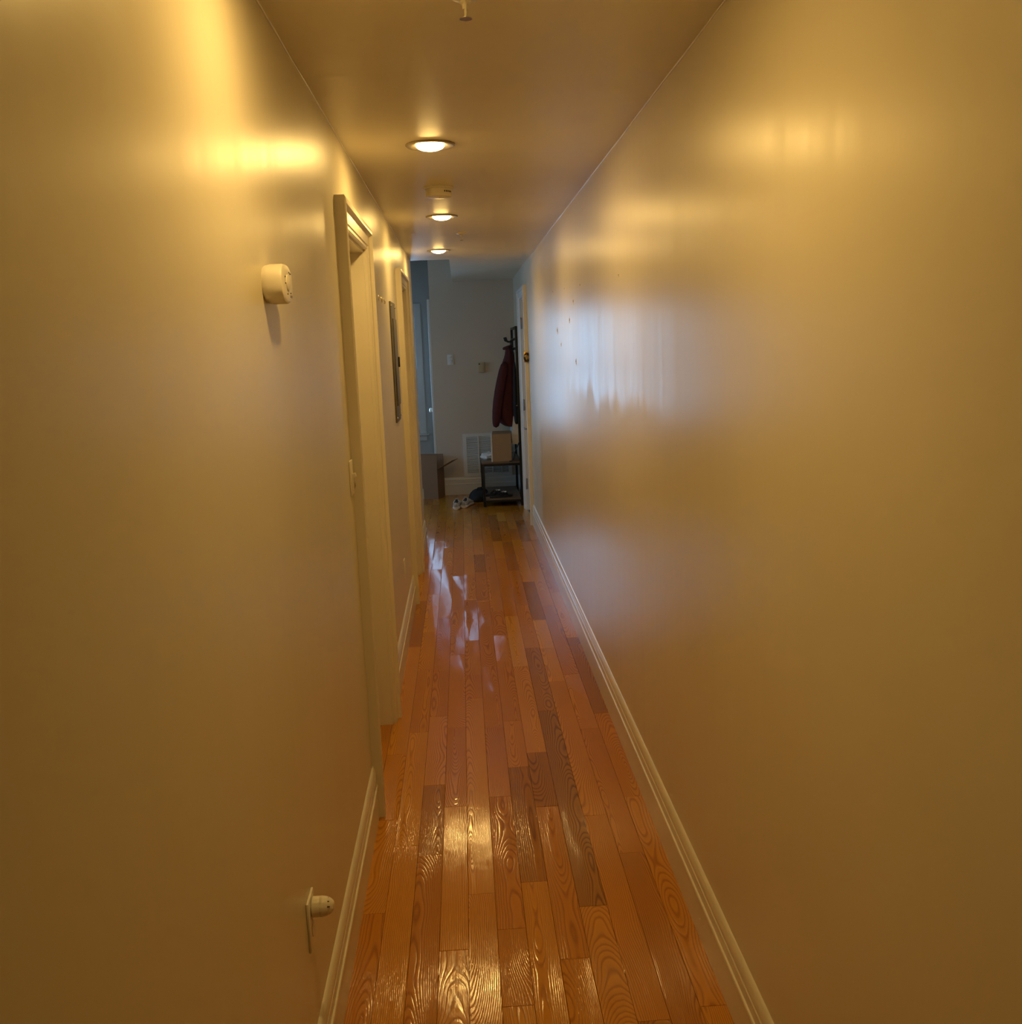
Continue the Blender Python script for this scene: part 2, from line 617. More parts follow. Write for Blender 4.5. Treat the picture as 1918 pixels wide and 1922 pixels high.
struct(boxes('ceiling', 'ceil', [((WL - TW, Y0 - 0.1, H), (WR + TW, YL, HR + 0.15)), ((SOF, YL, H), (WR + TW, YB, HR + 0.15))]),
       'low beige glossy hallway ceiling with recessed lamps', 'ceiling')
struct(box('ceiling_room', 'room_wall', (XS - 0.1, YL, HR), (SOF, YW + 0.12, HR + 0.15)), 'higher pale ceiling of the side room beyond', 'ceiling')

# thin uneven paint bead where walls and ceiling meet
for i, (xw, s, y1, side) in enumerate(((WL, 1, YL, 'left'), (WR, -1, YB, 'right'))):
    bm = bmesh.new()
    pts, rad, y = [], [], Y0
    k = 0
    while y < y1:
        pts.append((xw + s * 0.0012, y, H - 0.0012 + 0.0012 * math.sin(y * 9) * math.sin(y * 3.1)))
        rad.append(0.0028 + 0.0012 * mnoise.noise((y * 4, i, 0)))
        y += 0.12
    add_tube(bm, pts, rad, 6)
    struct(finish(bm, 'trim_%d' % (i + 1), 'trim', smooth=True), 'thin pale caulk bead along the %s ceiling edge' % side, 'trim')

# ------------------------------------------------------------------ baseboards
BASE = [(0, 0), (0.014, 0), (0.014, 0.117), (0.0175, 0.119), (0.0185, 0.124), (0.0165, 0.129), (0.0125, 0.131), (0.0125, 0.160),
        (0.0095, 0.163), (0.0095, 0.167), (0.0125, 0.170), (0.0125, 0.180), (0.0085, 0.194), (0.004, 0.202), (0, 0.204)]


def baseboard(name, mat, axis, wall, s, a, b, label):
    if axis == 1:     # runs along y on a wall of constant x
        prof = [(wall + s * t, z) for t, z in BASE]
    else:             # runs along x on a wall of constant y
        prof = [(wall + s * t, z) for t, z in BASE]
    return struct(prism(name, mat, prof, axis, a, b, angle=35), label, 'baseboard')


baseboard('baseboard_left', 'trim', 1, WL, 1, Y0, D1[0] - CW, 'cream baseboard on the left wall before the nearest doorway')
baseboard('baseboard_left', 'trim', 1, WL, 1, D1[1] + CW, D2[0] - CW, 'cream baseboard on the left wall between the two doorways')
baseboard('baseboard_left', 'trim', 1, WL, 1, D2[1] + CW, YL, 'cream baseboard on the left wall after the second doorway')
baseboard('baseboard_right', 'trim', 1, WR, -1, Y0, D3[0] - CW, 'long cream baseboard along the right wall')
baseboard('baseboard_right', 'white_trim', 1, WR, -1, D3[1] + CW, YB, 'short white baseboard behind the coat rack')
baseboard('baseboard_back', 'white_trim', 0, YB, -1, XRET, WR, 'white baseboard under the vent on the far wall')
baseboard('baseboard_window', 'white_trim', 0, YW, -1, XS, XRET, 'white baseboard under the window')

# ------------------------------------------------------------------ doorways
CAS = [(0, 0), (0, 0.013), (0.005, 0.017), (0.015, 0.017), (0.019, 0.021), (0.058, 0.023), (0.062, 0.029), (0.066, 0.037),
       (0.084, 0.037), (0.09, 0.033), (0.09, 0)]


def casing(parent, mat, wall, s, y0, y1, zt, loc):
    def P(w, t, k):
        yy, zz = [(y0 - w, 0), (y0 - w, zt + w), (y1 + w, zt + w), (y1 + w, 0)][k]
        return (wall + s * t - loc[0], yy - loc[1], zz - loc[2])
    for k, nm in enumerate(('side_casing', 'head_casing', 'side_casing')):
        bm = bmesh.new()
        add_loft(bm, [[P(w, t, k) for w, t in CAS], [P(w, t, k + 1) for w, t in CAS]])
        finish(bm, nm, mat, parent, angle=35)


def doorway(name, label, wall, s, D, mat, leaf_in, depth=TW, hinge_far=False):
    y0, y1, zt = D
    loc = (wall, (y0 + y1) / 2, 0)
    t = thing(name, label, 'door', loc, kind='structure')
    casing(t, mat, wall, s, y0, y1, zt, loc)
    L = lambda a, b: (tuple(p - q for p, q in zip(a, loc)), tuple(p - q for p, q in zip(b, loc)))
    e = 0.012
    xa, xb = wall + s * 0.001, wall - s * depth
    for a, b in (((xa, y0, 0), (xb, y0 + e, zt)), ((xa, y1 - e, 0), (xb, y1, zt)), ((xa, y0 + e, zt - e), (xb, y1 - e, zt))):
        p, q = L(a, b)
        box('jamb', mat, p, q, t)
    # stops just outside the leaf
    xs = wall - s * (leaf_in - 0.013)
    for a, b in (((xs, y0 + e, 0), (xs - s * 0.012, y0 + e + 0.011, zt - e)), ((xs, y1 - e - 0.011, 0), (xs - s * 0.012, y1 - e, zt - e)),
                 ((xs, y0 + e, zt - e - 0.011), (xs - s * 0.012, y1 - e, zt - e))):
        p, q = L(a, b)
        if not hinge_far:
            box('door_stop', mat, p, q, t, bevel=0.003)
    # panelled leaf
    xl0, xl1 = wall - s * leaf_in, wall - s * (leaf_in + 0.035)
    ya, yb, za, zb = y0 + e, y1 - e, 0.0005, zt - e
    bm = bmesh.new()
    p, q = L((xl0, ya, za), (xl1, yb, zb))
    add_box(bm, p, q)
    leaf = finish(bm, 'door_leaf', mat, t)
    st, mid = 0.105, (ya + yb) / 2
    for zlo, zhi in ((0.23, 0.72), (0.90, 1.60), (1.70, zb - 0.11)):
        for (c, d) in ((ya + st, mid - 0.045), (mid + 0.045, yb - st)):
            bm = bmesh.new()
            A, B = L((xl0, c, zlo), (xl0, d, zhi))
            n = s
            r0 = [(A[0], A[1], A[2]), (A[0], B[1], A[2]), (A[0], B[1], B[2]), (A[0], A[1], B[2])]
            def ins(k, dx):
                return [(A[0] + n * dx, A[1] + k, A[2] + k), (A[0] + n * dx, B[1] - k, A[2] + k), (A[0] + n * dx, B[1] - k, B[2] - k), (A[0] + n * dx, A[1] + k, B[2] - k)]
            add_loft(bm, [ins(0, -0.001), ins(0.006, 0.006), ins(0.014, 0.001), ins(0.03, 0.001), ins(0.045, 0.007)])
            finish(bm, 'door_panel', mat, leaf)
    return t, leaf, loc


d1, leaf1, l1 = doorway('door_1', 'nearest cream doorway on the left wall with stepped casing', WL, 1, D1, 'trim', 0.072)
d2, leaf2, l2 = doorway('door_2', 'farther cream doorway on the left wall beyond the breaker panel', WL, 1, D2, 'trim', 0.072)
d3, leaf3, l3 = doorway('door_3', 'white front door in the right wall beside the coat rack', WR, -1, D3, 'white_trim', 0.022)
KNOB = [(0.0, 0.0), (0.032, 0.0), (0.032, 0.004), (0.012, 0.008), (0.010, 0.028), (0.020, 0.036), (0.027, 0.048), (0.024, 0.060), (0.010, 0.066), (0.0, 0.067)]
for lf, lc, D in ((leaf1, l1, D1), (leaf2, l2, D2)):
    lathe('door_knob', 'chrome', [(max(r, 0.0005), h) for r, h in KNOB], lf, 20, 'X', loc=(-0.072, D[0] + 0.08 - lc[1], 0.95))
# front door furniture: hinges on the far jamb, lever near the lock edge
for z in (1.91, 1.09, 0.275):
    hg = box('hinge', 'steel', (-0.004, D3[1] - 0.017 - l3[1], z - 0.055), (0.016, D3[1] - 0.0125 - l3[1], z + 0.055), d3, bevel=0.0004)
    lathe('hinge_pin', 'steel', [(0.0055, -0.058), (0.0065, -0.055), (0.0065, 0.055), (0.0055, 0.058)], hg, 10, 'Z',
          loc=(-0.006, D3[1] - 0.018 - l3[1], z))
lev = lathe('lever_rose', 'steel', [(0.027, 0.0), (0.027, -0.006), (0.010, -0.010), (0.009, -0.045), (0.0005, -0.046)], leaf3, 20, 'X', loc=(0.022, D3[0] + 0.085 - l3[1], 0.905))
tube('lever', 'steel', [(0, 0, 0), (-0.052, 0.0, 0), (-0.064, 0.012, 0), (-0.068, 0.06, 0), (-0.070, 0.115, 0.002)], [0.008, 0.008, 0.008, 0.0075, 0.006], lev)
lathe('deadbolt', 'steel', [(0.026, 0.0), (0.026, -0.010), (0.018, -0.014), (0.006, -0.016), (0.006, -0.028), (0.0005, -0.029)], leaf3, 20, 'X', loc=(0.022, D3[0] + 0.085 - l3[1], 1.03))

# brass door guard on the near casing of the front door
g = thing('door_guard', 'brass and black swing latch on the front door casing', 'latch', (WR - 0.022, D3[0] - CW, 1.585))
box('mounting_plate', 'brass', (-0.022, -0.005, -0.050), (0.018, 0.0, 0.050), g, bevel=0.0015)
lathe('ball_post', 'brass', [(0.013, -0.004), (0.009, -0.012), (0.008, -0.026), (0.013, -0.033), (0.014, -0.042), (0.008, -0.048), (0.0005, -0.049)], g, 16, 'Y', loc=(-0.010, 0.0, 0.004))
bm = bmesh.new()
add_tube(bm, [(0.004 + 0.024 * math.sin(a), -0.030, -0.004 + 0.036 * math.cos(a)) for a in [2 * math.pi * i / 24 for i in range(24)]], 0.0075, 8, closed=True)
finish(bm, 'swing_loop', 'dark_bronze', g, angle=50)
for z in (-0.042, 0.042):
    lathe('screw', 'brass', [(0.005, -0.005), (0.005, -0.0065), (0.0005, -0.0075)], g, 10, 'Y', loc=(-0.004, 0, z))

# ------------------------------------------------------------------ window of the side room


def sash_window(name, label, loc, rz, hw, hh):
    wn = thing(name, label, 'window', loc, rz, kind='structure')
    for a, b, nm in (((-hw - 0.085, -0.022, 0), (-hw, 0.0, hh + 0.085), 'casing'), ((hw, -0.022, 0), (hw + 0.085, 0.0, hh + 0.085), 'casing'),
                     ((-hw, -0.022, hh), (hw, 0.0, hh + 0.085), 'casing')):
        box(nm, 'white_trim', a, b, wn, bevel=0.004)
    box('sill', 'white_trim', (-hw - 0.115, -0.055, -0.025), (hw + 0.115, 0.10, 0.0), wn, bevel=0.006)
    box('apron', 'white_trim', (-hw - 0.085, -0.018, -0.095), (hw + 0.085, 0.0, -0.025), wn, bevel=0.003)
    for zA, zB, yy in ((0.0, hh / 2 + 0.02, 0.045), (hh / 2 - 0.02, hh, 0.075)):
        sash = boxes('sash', 'white_trim', [((-hw, yy, zA), (-hw + 0.045, yy + 0.03, zB)), ((hw - 0.045, yy, zA), (hw, yy + 0.03, zB)),
                                            ((-hw + 0.045, yy, zA), (hw - 0.045, yy + 0.03, zA + 0.05)), ((-hw + 0.045, yy, zB - 0.04), (hw - 0.045, yy + 0.03, zB))], wn)
        box('pane', 'glass', (-hw + 0.04, yy + 0.013, zA + 0.045), (hw - 0.04, yy + 0.017, zB - 0.035), sash)


sash_window('window_1', 'white framed sash window giving daylight beyond the hallway', ((WIN[0] + WIN[1]) / 2, YW, WIN[2]), 0, (WIN[1] - WIN[0]) / 2, WIN[3] - WIN[2])
sash_window('fill_window', 'added sash window out of sight, there to brighten the side room', (XS, (WIN_FILL[0] + WIN_FILL[1]) / 2, WIN_FILL[2]), math.pi / 2, (WIN_FILL[1] - WIN_FILL[0]) / 2, WIN_FILL[3] - WIN_FILL[2])

# door in the return wall, seen edge-on at the corner: only its casing edge and knob show
d4 = thing('door_4', 'white side room door seen edge-on at the grey wall corner', 'door', (XRET, YB + 0.5, 0), kind='structure')
for a, b, nm in (((-0.032, -0.498, 0), (0.0, -0.41, 2.24), 'side_casing'), ((-0.032, 0.39, 0), (0.0, 0.48, 2.24), 'side_casing'), ((-0.032, -0.41, 2.15), (0.0, 0.39, 2.24), 'head_casing')):
    box(nm, 'white_trim', a, b, d4, bevel=0.004)
lf4 = box('door_leaf', 'white_trim', (-0.004, -0.41, 0.008), (0.004, 0.39, 2.15), d4)
lathe('door_knob', 'chrome', [(max(r, 0.0005), -h) for r, h in KNOB], lf4, 20, 'X', loc=(-0.004, -0.34, 0.985))

# ------------------------------------------------------------------ recessed ceiling lamps
LIGHTS = [(-0.07, 1.73, None),
          (-0.078, 3.70, 'lit recessed ceiling lamp, nearest and largest of the three in view'),
          (-0.074, 5.66, 'lit recessed ceiling lamp just beyond the smoke detector'),
          (-0.136, 7.60, 'lit recessed ceiling lamp, farthest, by the end of the low ceiling')]
for i, (x, y, lb) in enumerate(LIGHTS):
    lb = lb or 'lit recessed ceiling lamp just out of view overhead'
    t = thing('recessed_lamp', lb, 'ceiling lamp', (x, y, H), group='recessed lamps along the hallway ceiling')
    lathe('trim_ring', 'ring', [(0.0905, 0.0), (0.091, -0.003), (0.086, -0.007), (0.072, -0.0065), (0.054, 0.0)], t, 40)
    prof = [(0.0535, 0.001), (0.053, -0.003)]
    for j in range(1, 6):
        a = j / 6 * math.pi / 2
        prof.append((0.053 * math.cos(a), -0.003 - 0.019 * math.sin(a)))
    prof.append((0.0006, -0.022))
    lathe('bulb', 'bulb', prof, t, 16)
    ld = bpy.data.lights.new('lamp_beam', 'AREA')
    ld.shape, ld.size, ld.energy, ld.color = 'DISK', 0.104, LAMP_WATT, LAMP_COL
    lo_ = bpy.data.objects.new('lamp_beam', ld)
    COL.objects.link(lo_)
    lo_.parent = t
    lo_.location = (0, 0, -0.0235)

# ------------------------------------------------------------------ ceiling devices
sd = thing('smoke_detector', 'round white smoke detector on the ceiling between two lamps', 'smoke detector', (-0.07, 4.66, H))
lathe('base_plate', 'plastic', [(0.070, 0.0), (0.071, -0.004), (0.069, -0.009), (0.058, -0.010)], sd, 48)
lathe('body', 'plastic', [(0.060, -0.008), (0.061, -0.016), (0.061, -0.036), (0.057, -0.043), (0.045, -0.046), (0.0006, -0.047)], sd, 48)
for k in range(5):
    a = math.radians(-62 + k * 9)
    p = box('vent_slot', 'slot', (-0.0025, -0.001, -0.0035), (0.0025, 0.001, 0.0035), sd, loc=(0.0612 * math.cos(a), 0.0612 * math.sin(a), -0.024), rot=(0, 0, a + math.pi / 2))
lathe('test_button', 'plastic', [(0.012, -0.0465), (0.012, -0.049), (0.0006, -0.050)], sd, 20, loc=(0.012, -0.01, 0))


def sprinkler(loc, label):
    t = thing('fire_sprinkler', label, 'sprinkler', loc, group='ceiling fire sprinklers')
    lathe('escutcheon', 'plastic', [(0.034, 0.0), (0.034, -0.003), (0.026, -0.008), (0.014, -0.010)], t, 32)
    lathe('stem', 'plastic', [(0.012, -0.006), (0.012, -0.016), (0.007, -0.018), (0.006, -0.028)], t, 16)
    for s in (-1, 1):
        tube('yoke_arm', 'plastic', [(0, s * 0.010, -0.014), (0, s * 0.015, -0.022), (0, s * 0.012, -0.034), (0, s * 0.003, -0.044)], 0.0026, t, 8)
    tube('glass_bulb', 'plastic', [(0, 0, -0.024), (0.001, 0, -0.034), (0, 0, -0.045)], [0.002, 0.0028, 0.002], t, 8)
    bm = bmesh.new()
    add_lathe(bm, [(0.0006, -0.044), (0.006, -0.0445), (0.0135, -0.046), (0.0135, -0.0475), (0.0006, -0.0472)], 24)
    finish(bm, 'deflector', 'chrome', t, angle=35)
    return t


sprinkler((0.043, 2.19, H), 'small white fire sprinkler hanging from the ceiling, the near one at the top edge')
sprinkler((0.038, 6.50, H), 'tiny fire sprinkler on the ceiling between the two farther lamps')

# ------------------------------------------------------------------ left wall devices
co = thing('alarm_device', 'chunky white rounded alarm box on the left wall before the doorway', 'alarm', (WL, 2.063, 1.842))


def superring(x, a, b, n=40, e=2.7):
    out = []
    for i in range(n):
        t = 2 * math.pi * i / n
        c, s = math.cos(t), math.sin(t)
        out.append((x, a * math.copysign(abs(c) ** (2 / e), c), b * math.copysign(abs(s) ** (2 / e), s)))
    return out


loft('body', 'plastic', [superring(0.0, 0.056, 0.036), superring(0.003, 0.058, 0.038), superring(0.012, 0.060, 0.040), superring(0.036, 0.060, 0.040),
                         superring(0.0405, 0.0585, 0.0385), superring(0.0425, 0.054, 0.0345), superring(0.0432, 0.04, 0.025)], co, angle=25)
lathe('test_button', 'plastic', [(0.017, 0.042), (0.017, 0.0445), (0.014, 0.046), (0.0006, 0.0462)], co, 28, 'X', loc=(0, -0.004, 0.002))
for dy, dz in ((-0.03, 0.013), (-0.03, 0.0), (-0.012, -0.021), (0.018, 0.024), (0.03, 0.022), (0.024, -0.018)):
    box('sounder_slot', 'slot', (0.0428, dy - 0.003, dz - 0.0014), (0.0440, dy + 0.003, dz + 0.0014), co)
box('label_print', 'ring', (0.0428, 0.018, -0.027), (0.0436, 0.040, -0.022), co)


def wall_plate(name, label, cat, loc, kind):
    t = thing(name, label, cat, loc)
    box('cover_plate', 'plastic', (0, -0.036, -0.059), (0.006, 0.036, 0.059), t, bevel=0.002)
    for z in ((-0.043, 0.043) if kind == 'toggle' else (0.0,)):
        lathe('screw', 'plastic', [(0.004, 0.006), (0.004, 0.0068), (0.0006, 0.0072)], t, 10, 'X', loc=(0, 0, z))
    if kind == 'toggle':
        box('toggle', 'plastic', (0.004, -0.005, -0.004), (0.021, 0.005, 0.010), t, bevel=0.0015, rot=(0, math.radians(-18), 0))
    else:
        for z in (-0.021, 0.021):
            lathe('socket', 'plastic', [(0.0165, 0.004), (0.0165, 0.0075), (0.0006, 0.0076)], t, 24, 'X', loc=(0, 0, z))
    return t


wall_plate('light_switch', 'cream toggle light switch beside the nearest doorway casing', 'light switch', (WL, 3.262, 1.276), 'toggle')
wall_plate('power_outlet', 'cream power outlet low on the left wall between the doorways', 'outlet', (WL, 5.555, 0.42), 'outlet')
wall_plate('power_outlet', 'cream power outlet near the floor behind the round plug-in', 'outlet', (WL, 1.972, 0.455), 'outlet')
pl = thing('plug_in_device', 'round domed cream plug-in night light on the near outlet', 'plug-in', (WL + 0.0078, 1.972, 0.487))
DOME = [(0.0200, 0.0), (0.0215, 0.002), (0.0215, 0.016), (0.0212, 0.017), (0.0212, 0.018), (0.0216, 0.019)]
DOME += [(0.0216 * math.cos(a) ** 0.8, 0.019 + 0.030 * math.sin(a)) for a in [math.pi / 2 * i / 9 for i in range(1, 9)]] + [(0.0006, 0.049)]
lathe('housing', 'plastic', DOME, pl, 32, 'X', sy=1.05)
for k, (a, h) in enumerate(((60, 0.036), (25, 0.038), (100, 0.034), (75, 0.006))):
    a = math.radians(a)
    r = 0.0185 if h > 0.02 else 0.0213
    box('vent_slot', 'slot', (-0.003, -0.001, -0.0008), (0.003, 0.001, 0.0008), pl, loc=(h, -r * math.cos(a) * 1.0, r * math.sin(a)), rot=(math.pi / 2 - a, 0, 0))

ep = thing('breaker_panel', 'dark grey electrical breaker panel set in the left wall', 'breaker panel', (WL, 5.745, 1.625))
box('cover', 'panel', (0, -0.17, -0.345), (0.010, 0.17, 0.345), ep, bevel=0.003)
pd = box('panel_door', 'panel', (0.009, -0.12, -0.25), (0.018, 0.12, 0.25), ep, bevel=0.003)
box('latch', 'black_metal', (0.017, 0.075, -0.03), (0.027, 0.10, 0.03), pd, bevel=0.003)
for y, z in ((-0.15, 0.32), (0.15, 0.32), (-0.15, -0.32), (0.15, -0.32)):
    lathe('screw', 'steel', [(0.007, 0.010), (0.006, 0.014), (0.0006, 0.0145)], ep, 12, 'X', loc=(0, y, z))
for i, y in enumerate((4.87, 5.05)):
    t = thing('wall_hook', ('nearer' if i == 0 else 'farther') + ' of two tiny hooks high on the left wall', 'hook', (WL, y, 1.953), group='tiny hooks high on the left wall')
    box('hook_base', 'chrome', (0, -0.010, -0.012), (0.004, 0.010, 0.014), t, bevel=0.001)
    tube('hook_arm', 'chrome', [(0.003, 0, 0.004), (0.012, 0, 0.0), (0.018, 0, -0.012), (0.014, 0, -0.022), (0.020, 0, -0.018)], 0.003, t, 8)

# plugs and chipped nail holes in the right wall
for (y, z, r) in ((6.42, 2.03, 0.006), (5.72, 2.01, 0.005), (4.98, 1.985, 0.007), (3.77, 1.947, 0.0035), (5.29, 1.918, 0.009), (5.50, 1.825, 0.010), (6.20, 1.778, 0.013), (6.0, 1.69, 0.007), (5.24, 1.597, 0.009)):
    h = lathe('wall_plug', 'plaster', [(r * 1.9, 0.0003), (r * 1.7, -0.0010), (r * 0.9, -0.0012)], wall_right, 12, 'X', loc=(WR, y, z), sy=1.0)
    lathe('nail_hole', 'slot', [(r * 0.9, -0.0008), (r * 0.8, -0.0016), (0.0005, -0.0017)], h, 10, 'X', loc=(0, 0, 0.002))

# ------------------------------------------------------------------ far wall
sw = thing('light_switch', 'white double switch plate on the grey far wall', 'light switch', (-0.125, YB, 1.56))
box('cover_plate', 'white_trim', (-0.036, -0.006, -0.058), (0.036, 0, 0.058), sw, bevel=0.002)
box('rocker', 'paper', (-0.020, -0.010, 0.020), (0.016, -0.004, 0.036), sw, bevel=0.001)
box('rocker', 'paper', (-0.008, -0.012, -0.034), (0.018, -0.004, -0.004), sw, bevel=0.001)
th = thing('thermostat', 'small tan thermostat on the grey far wall', 'thermostat', (0.224, YB, 1.459))
box('housing', 'ivory', (-0.037, -0.028, -0.058), (0.037, 0, 0.058), th, bevel=0.005)
lathe('dial', 'dark_bronze', [(0.008, -0.027), (0.008, -0.031), (0.0006, -0.032)], th, 14, 'Y', loc=(-0.024, 0, 0.038))

vt = thing('return_air_grille', 'white slatted return air grille low on the grey far wall', 'vent', (0.25, YB, 0.205))
GX, GZ = 0.28, 0.50
boxes('frame', 'white_trim', [((-GX, -0.012, 0), (-GX + 0.042, 0, GZ)), ((GX - 0.042, -0.012, 0), (GX, 0, GZ)),
                              ((-GX + 0.042, -0.012, 0), (GX - 0.042, 0, 0.036)), ((-GX + 0.042, -0.012, GZ - 0.036), (GX - 0.042, 0, GZ))], vt)
box('backing', 'void', (-GX + 0.04, -0.002, 0.034), (GX - 0.04, -0.0005, GZ - 0.034), vt)
NS = 26
sl = bpy.data.meshes.new('slat')
bm = bmesh.new()
add_prism(bm, [(-0.014, -0.0058), (-0.0125, -0.0066), (-0.003, 0.0036), (-0.003, 0.0052)], 0, -GX + 0.042, GX - 0.042)
bmesh.ops.recalc_face_normals(bm, faces=bm.faces[:])
bm.to_mesh(sl)
bm.free()
sl.materials.append(MAT['white_trim'])
for i in range(NS):
    link('slat', sl, None, vt, (0, 0, 0.036 + (GZ - 0.072) * (i + 0.5) / NS))
for x in (-0.10, 0.055, 0.16):
    box('divider_bar', 'white_trim', (x - 0.006, -0.016, 0.036), (x + 0.006, -0.002, GZ - 0.036), vt)

# ------------------------------------------------------------------ coat rack bench
RK = (0.0, 10.12, 0.0)
rk = thing('hall_tree', 'black metal hall tree with bench seat and shelf by the front door', 'coat rack', RK)
BX0, BX1, BY1 = 0.165, 0.592, 0.90
s = 0.026
for x, y, z in ((BX0, 0, 0.47), (BX0, BY1 - s, 0.47), (BX1 - s, 0, 1.89), (BX1 - s, BY1 - s, 1.89)):
    box('post', 'black_metal', (x, y, 0), (x + s, y + s, z), rk, bevel=0.002)
box('bench_top', 'rustic', (BX0 - 0.004, -0.004, 0.462), (BX1 - s, BY1 + 0.002, 0.482), rk, bevel=0.002)
for a, b in (((BX0 + s, 0.002, 0.437), (BX1 - s, s - 0.002, 0.462)), ((BX0 + s, BY1 - s, 0.437), (BX1 - s, BY1, 0.462)),
             ((BX0 + 0.002, s, 0.437), (BX0 + s - 0.002, BY1 - s, 0.462)), ((BX1 - s, s, 0.437), (BX1 - 0.002, BY1 - s, 0.462)),
             ((BX0 + s, 0.002, 0.048), (BX1 - s, s - 0.002, 0.070)), ((BX0 + s, BY1 - s, 0.048), (BX1 - s, BY1, 0.070)),
             ((BX0 + 0.002, s, 0.048), (BX0 + s - 0.002, BY1 - s, 0.070)), ((BX1 - s, s, 1.862), (BX1 - 0.002, BY1 - s, 1.887)),
             ((BX1 - s, s, 1.745), (BX1 - 0.002, BY1 - s, 1.770)), ((BX1 - s, s, 1.645), (BX1 - 0.002, BY1 - s, 1.67))):
    box('rail', 'black_metal', a, b, rk, bevel=0.0015)
box('shelf', 'rustic', (BX0 + 0.004, 0.004, 0.070), (BX1 - s, BY1 - 0.004, 0.086), rk, bevel=0.002)
for y in (0.16, 0.32, 0.46, 0.60, 0.74):
    for z, ln in ((1.757, 0.075), (1.66, 0.06)):
        tube('hook', 'black_metal', [(BX1 - s + 0.004, y, z), (BX1 - s - ln * 0.5, y, z - 0.030), (BX1 - s - ln, y, z - 0.012), (BX1 - s - ln * 1.15, y, z + 0.025)], 0.0045, rk, 8)

# maroon jacket hung on the hooks
jk = thing('jacket', 'dark maroon jacket hanging on the hall tree', 'jacket', (0.0, 10.42, 0.86))
PROF = [(0.835, 0.470, 0.512), (0.805, 0.462, 0.545), (0.74, 0.458, 0.55), (0.66, 0.428, 0.56), (0.60, 0.402, 0.565), (0.50, 0.398, 0.575), (0.35, 0.365, 0.58),
        (0.22, 0.335, 0.583), (0.12, 0.312, 0.583), (0.04, 0.325, 0.583), (-0.02, 0.42, 0.55), (-0.025, 0.43, 0.54)]


def cloth_ring(z, xl, xr, ry, amp, n=36, seed=0.0):
    cx, rx = (xl + xr) / 2, (xr - xl) / 2
    out = []
    for i in range(n):
        a = 2 * math.pi * i / n
        f = 1 + amp * mnoise.noise((math.cos(a) * 2.4 + seed, math.sin(a) * 2.4, z * 2.2)) + amp * 0.5 * math.sin(a * 7 + z * 5 + seed)
        out.append((cx + rx * math.cos(a) * f, ry * math.sin(a) * f, z))
    return out


rings = [cloth_ring(z, a * 1.027, b * 1.027 - 0.004, 0.05 + 0.13 * min(1, (0.86 - z) / 0.45), 0.07, seed=2.0) for z, a, b in PROF]
loft('jacket_body', 'jacket', rings, jk, sub=1)
for (pts, rad, nm) in ((((0.46, -0.10, 0.68), (0.415, -0.16, 0.48), (0.365, -0.185, 0.25), (0.338, -0.18, 0.06), (0.335, -0.17, -0.03)), (0.045, 0.055, 0.055, 0.046, 0.034), 'sleeve'),
                       (((0.48, 0.12, 0.68), (0.46, 0.17, 0.45), (0.44, 0.19, 0.22), (0.44, 0.18, 0.02)), (0.045, 0.055, 0.052, 0.040), 'sleeve')):
    rr = []
    for (p, r) in zip(pts, rad):
        rr.append([(p[0] + r * math.cos(a) * (1 + 0.1 * math.sin(3 * a + p[2] * 20)), p[1] + r * math.sin(a), p[2]) for a in [2 * math.pi * i / 18 for i in range(18)]])
    loft(nm, 'jacket', rr, jk, sub=1)
tube('collar', 'jacket', [(0.50 + 0.04 * math.cos(a), 0.055 * math.sin(a), 0.815 + 0.012 * math.cos(a)) for a in [2 * math.pi * i / 16 for i in range(16)]], 0.016, jk, 8, closed=True)
box('hanging_loop', 'black_cloth', (0.525, -0.006, 0.82), (0.533, 0.006, 0.875), jk)

bb = thing('black_pouch', 'black pouch hanging beside the maroon jacket', 'pouch', (0.555, 10.205, 0.865))
rings = [[(rx * math.cos(a) * (1 + 0.08 * math.sin(3 * a)), ry * math.sin(a), z) for a in [2 * math.pi * i / 20 for i in range(20)]]
         for z, rx, ry in ((0.0, 0.012, 0.02), (0.012, 0.026, 0.036), (0.08, 0.033, 0.044), (0.2, 0.036, 0.045), (0.34, 0.03, 0.04), (0.50, 0.02, 0.03), (0.62, 0.012, 0.014), (0.66, 0.006, 0.006))]
loft('pouch_body', 'black_cloth', rings, bb, sub=1)
tube('cord', 'black_cloth', [(0, 0, 0.65), (0.0, 0.02, 0.75), (-0.03, 0.06, 0.80), (0.0, 0.06, 0.80)], 0.004, bb, 6)
lathe('snap', 'chrome', [(0.006, -0.049), (0.005, -0.052), (0.0005, -0.053)], bb, 10, 'Y', loc=(0.006, 0.004, 0.20))

tb = thing('tote_bag', 'pale grey paper bag hanging low on the hall tree', 'bag', (0.545, 10.36, 0.655))
bm = bmesh.new()
vs = [[(-0.045, -0.16, 0.0), (0.035, -0.16, 0.0), (0.035, 0.16, 0.01), (-0.045, 0.16, 0.01)], [(-0.05, -0.17, 0.1), (0.038, -0.17, 0.1), (0.038, 0.17, 0.1), (-0.05, 0.17, 0.1)],
      [(-0.02, -0.17, 0.30), (0.034, -0.17, 0.30), (0.034, 0.17, 0.30), (-0.02, 0.17, 0.30)]]
add_loft(bm, vs)
finish(bm, 'bag_body', 'paper', tb)
tube('bag_handle', 'paper', [(0.01, -0.08, 0.29), (0.015, -0.06, 0.50), (0.02, 0.0, 0.60), (0.015, 0.06, 0.50), (0.01, 0.08, 0.29)], 0.005, tb, 6)

